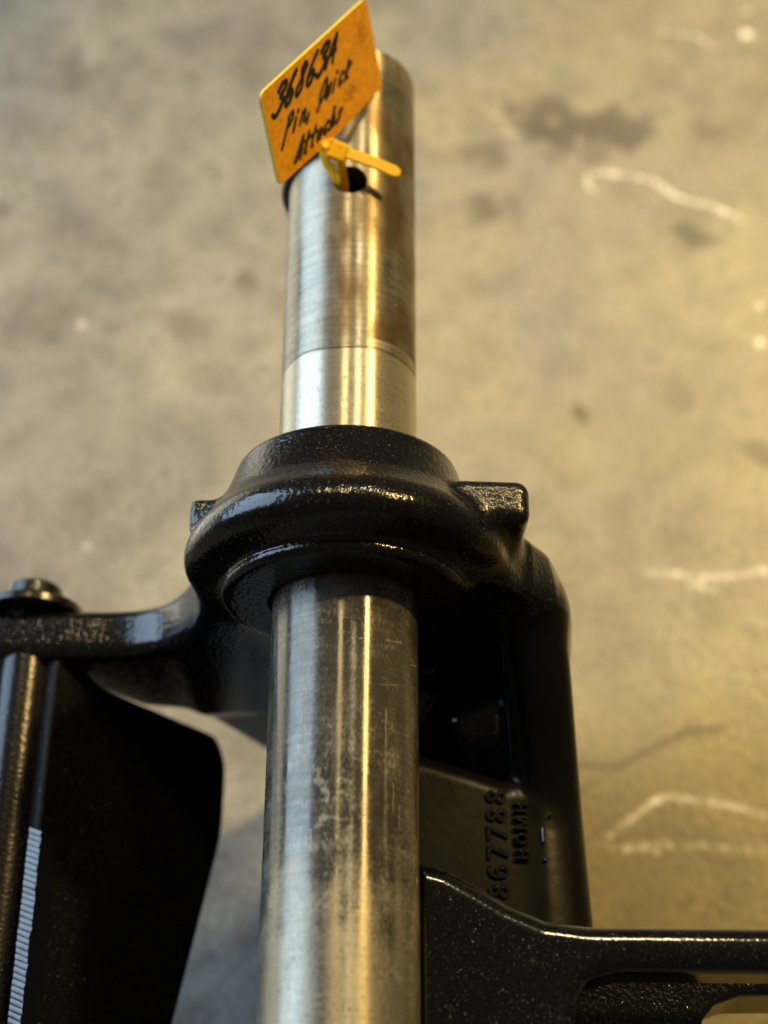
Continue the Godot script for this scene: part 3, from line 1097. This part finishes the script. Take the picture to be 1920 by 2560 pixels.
func _ready() -> void:
	rng.seed = 7
	# ---- camera
	var cam := Camera3D.new()
	put(cam, "camera", self)
	cam.position = Vector3(0.017, PIN_Y + 0.580, 0)
	cam.rotation_degrees = Vector3(-62.49, 0.208, 0)
	var lens := CameraAttributesPhysical.new()
	lens.frustum_focal_length = 12.0 / tan(deg_to_rad(37.0 / 2))
	lens.frustum_focus_distance = 0.612
	lens.exposure_aperture = 2.9
	lens.frustum_near = 0.05
	lens.frustum_far = 60.0
	cam.attributes = lens
	cam.fov = 37.0
	cam.near = 0.05
	cam.far = 60.0
	cam.current = true
	# ---- surroundings and lamps
	var env := Environment.new()
	env.background_mode = Environment.BG_COLOR
	env.background_color = Color(0.075, 0.065, 0.048).linear_to_srgb()
	env.tonemap_mode = Environment.TONE_MAPPER_LINEAR
	env.tonemap_exposure = 1.0
	env.sdfgi_enabled = true
	env.ssao_enabled = true
	env.ssil_enabled = true
	var we := WorldEnvironment.new()
	we.environment = env
	put(we, "surroundings", self)
	lamp("high_bay_lamp", Vector3(-0.25, 3.3, -2.2), Vector3(0.05, 0, -0.4), Vector2(0.28, 0.28), 3.0, Color(1.0, 0.89, 0.64))
	lamp("high_bay_lamp", Vector3(0.95, 3.3, -3.2), Vector3(0.1, 0, -0.4), Vector2(0.34, 0.34), 5.5, Color(1.0, 0.92, 0.72))
	lamp("open_doorway", Vector3(-2.5, 1.5, -1.6), Vector3(0, 0.9, -0.7), Vector2(2.3, 3.0), 13.5, Color(0.77, 0.88, 1.0))
	var work := SpotLight3D.new()
	work.spot_angle = 11.5
	work.spot_angle_attenuation = 1.0
	work.spot_range = 12.0
	work.light_energy = 19.0
	work.light_size = 0.15
	work.light_color = Color(1.0, 0.84, 0.52)
	work.shadow_enabled = true
	put(work, "aisle_lamp", self)
	work.look_at_from_position(Vector3(2.1, 3.1, -2.0), Vector3(0.22, 0, -0.52), Vector3(0, 0, 1))
	# sunlight that falls through the doorway onto the floor beside it
	var sun := SpotLight3D.new()
	sun.spot_angle = 13.0
	sun.spot_angle_attenuation = 0.25
	sun.spot_range = 12.0
	sun.light_energy = 75.0
	sun.light_size = 0.05
	sun.light_color = Color(1.0, 0.97, 0.90)
	sun.shadow_enabled = true
	put(sun, "doorway_sunlight", self)
	sun.look_at_from_position(Vector3(-2.4, 2.7, -2.0), Vector3(-1.2, 0, -0.95), Vector3(0, 0, 1))
	# ---- floor, casting, pin
	build_floor()
	shapes()
	var paint := black_paint()
	var bar_paint := paint.duplicate() as StandardMaterial3D
	bar_paint.roughness = 0.14
	bar_paint.heightmap_scale = 0.006
	var dull_paint := paint.duplicate() as StandardMaterial3D
	dull_paint.roughness = 0.24
	dull_paint.metallic_specular = 0.45
	dull_paint.heightmap_scale = 0.01
	var lug_paint := paint.duplicate() as StandardMaterial3D
	lug_paint.roughness = 0.27
	lug_paint.heightmap_scale = 0.03
	var side_paint := paint.duplicate() as StandardMaterial3D
	side_paint.roughness = 0.5
	side_paint.metallic_specular = 0.24
	side_paint.heightmap_scale = 0.01
	var smooth_paint := glossy_black()
	var frame := put(Node3D.new(), "coupler_frame", self) as Node3D
	frame.position = Vector3(0, PIN_Y, 0)
	tag_thing(frame, "glossy black cast coupler frame with a flanged collar round the steel pin", "coupler")
	build_casting(frame, {"base_plate": plate_paint(), "rib": paint, "bolt_lug": lug_paint, "cheek_wall": plate_paint(), "crossbar": bar_paint, "hub_block": bar_paint}, paint)
	build_side_plate(frame, side_paint, smooth_paint)
	build_characters(frame, bar_paint)
	build_pin()
	build_bolt(dull_paint)
	build_band(smooth_paint)
	build_tag()

func lamp(called: String, at: Vector3, aim: Vector3, size: Vector2, energy: float, col: Color) -> void:
	var l := AreaLight3D.new()
	l.area_size = size
	l.area_normalize_energy = true
	l.light_energy = energy
	l.light_color = col
	l.shadow_enabled = true
	put(l, called, self)
	l.look_at_from_position(at, aim, Vector3(0, 0, 1))

func shapes() -> void:
	var table := [[-0.320, 0.0468], [-0.312, 0.0492], [-0.304, 0.0521], [-0.296, 0.0556], [-0.290, 0.0598], [-0.2845, 0.0646], [-0.2795, 0.0671], [-0.2755, 0.0677], [-0.2720, 0.0670], [-0.2693, 0.0645], [-0.2675, 0.0598], [-0.2664, 0.0545], [-0.2655, 0.0513], [-0.2642, 0.0503], [-0.2630, 0.0510], [-0.2618, 0.0514], [-0.2605, 0.0510], [-0.2596, 0.0500], [-0.259, 0.0488], [-0.255, 0.048]]
	var raw := PackedFloat32Array()
	for i in 131:
		var z := -0.320 + 0.065 * i / 130.0
		var k := 0
		while k < table.size() - 2 and table[k + 1][0] < z:
			k += 1
		var t: float = clampf((z - table[k][0]) / (table[k + 1][0] - table[k][0]), 0, 1)
		raw.append(lerpf(table[k][1], table[k + 1][1], t))
	for i in 131:
		var s := 0.0
		for d in range(-3, 4):
			s += raw[clampi(i + d, 0, 130)]
		collar_profile.append(s / 7.0)
	web_poly = PackedVector2Array([Vector2(-0.062, -0.03), Vector2(-0.045, 0.02), Vector2(0.03, 0.02), Vector2(0.052, 0.013), Vector2(0.067, 0.005), Vector2(0.079, -0.006), Vector2(0.0870, -0.019), Vector2(0.0905, -0.033), Vector2(0.0935, -0.048), Vector2(0.0955, -0.07), Vector2(0.0965, -0.31), Vector2(-0.02, -0.31), Vector2(-0.03, -0.25), Vector2(-0.049, -0.215), Vector2(-0.078, -0.155), Vector2(-0.08, -0.08)])
	arm_poly = PackedVector2Array([Vector2(-0.235, -0.086), Vector2(-0.165, -0.0815)])
	for k in 15:
		var t := k / 14.0
		arm_poly.append(Vector2(-0.122 + 0.064 * t, -0.0795 + 0.0595 * pow(t, 3.1)))
	arm_poly.append_array(PackedVector2Array([Vector2(-0.04, -0.02), Vector2(-0.05, -0.15), Vector2(-0.076, -0.156), Vector2(-0.107, -0.149), Vector2(-0.126, -0.126), Vector2(-0.17, -0.122), Vector2(-0.235, -0.130)]))
	base_poly = PackedVector2Array([Vector2(-0.01, -0.2270), Vector2(0.0312, -0.2160), Vector2(0.0555, -0.2094), Vector2(0.0728, -0.2038), Vector2(0.086, -0.199), Vector2(0.092, -0.190), Vector2(0.093, -0.06), Vector2(-0.01, -0.0604)])
	bar_poly = PackedVector2Array([Vector2(0.012, -0.1545), Vector2(0.030, -0.1525), Vector2(0.041, -0.1495), Vector2(0.052, -0.1435), Vector2(0.064, -0.1365), Vector2(0.078, -0.1305), Vector2(0.094, -0.1285), Vector2(0.27, -0.1275), Vector2(0.27, -0.1115), Vector2(0.105, -0.1115), Vector2(0.092, -0.108), Vector2(0.0875, -0.100), Vector2(0.087, -0.03), Vector2(0.012, -0.03)])
	rail_poly = PackedVector2Array([Vector2(0.078, -0.128), Vector2(0.27, -0.128), Vector2(0.27, -0.1145), Vector2(0.162, -0.1135), Vector2(0.151, -0.110), Vector2(0.1455, -0.104), Vector2(0.143, -0.095), Vector2(0.141, -0.04), Vector2(0.078, -0.04)])
	hub_poly = PackedVector2Array([Vector2(0.012, -0.149), Vector2(0.034, -0.147), Vector2(0.060, -0.134), Vector2(0.080, -0.124), Vector2(0.082, -0.05), Vector2(0.012, -0.05)])
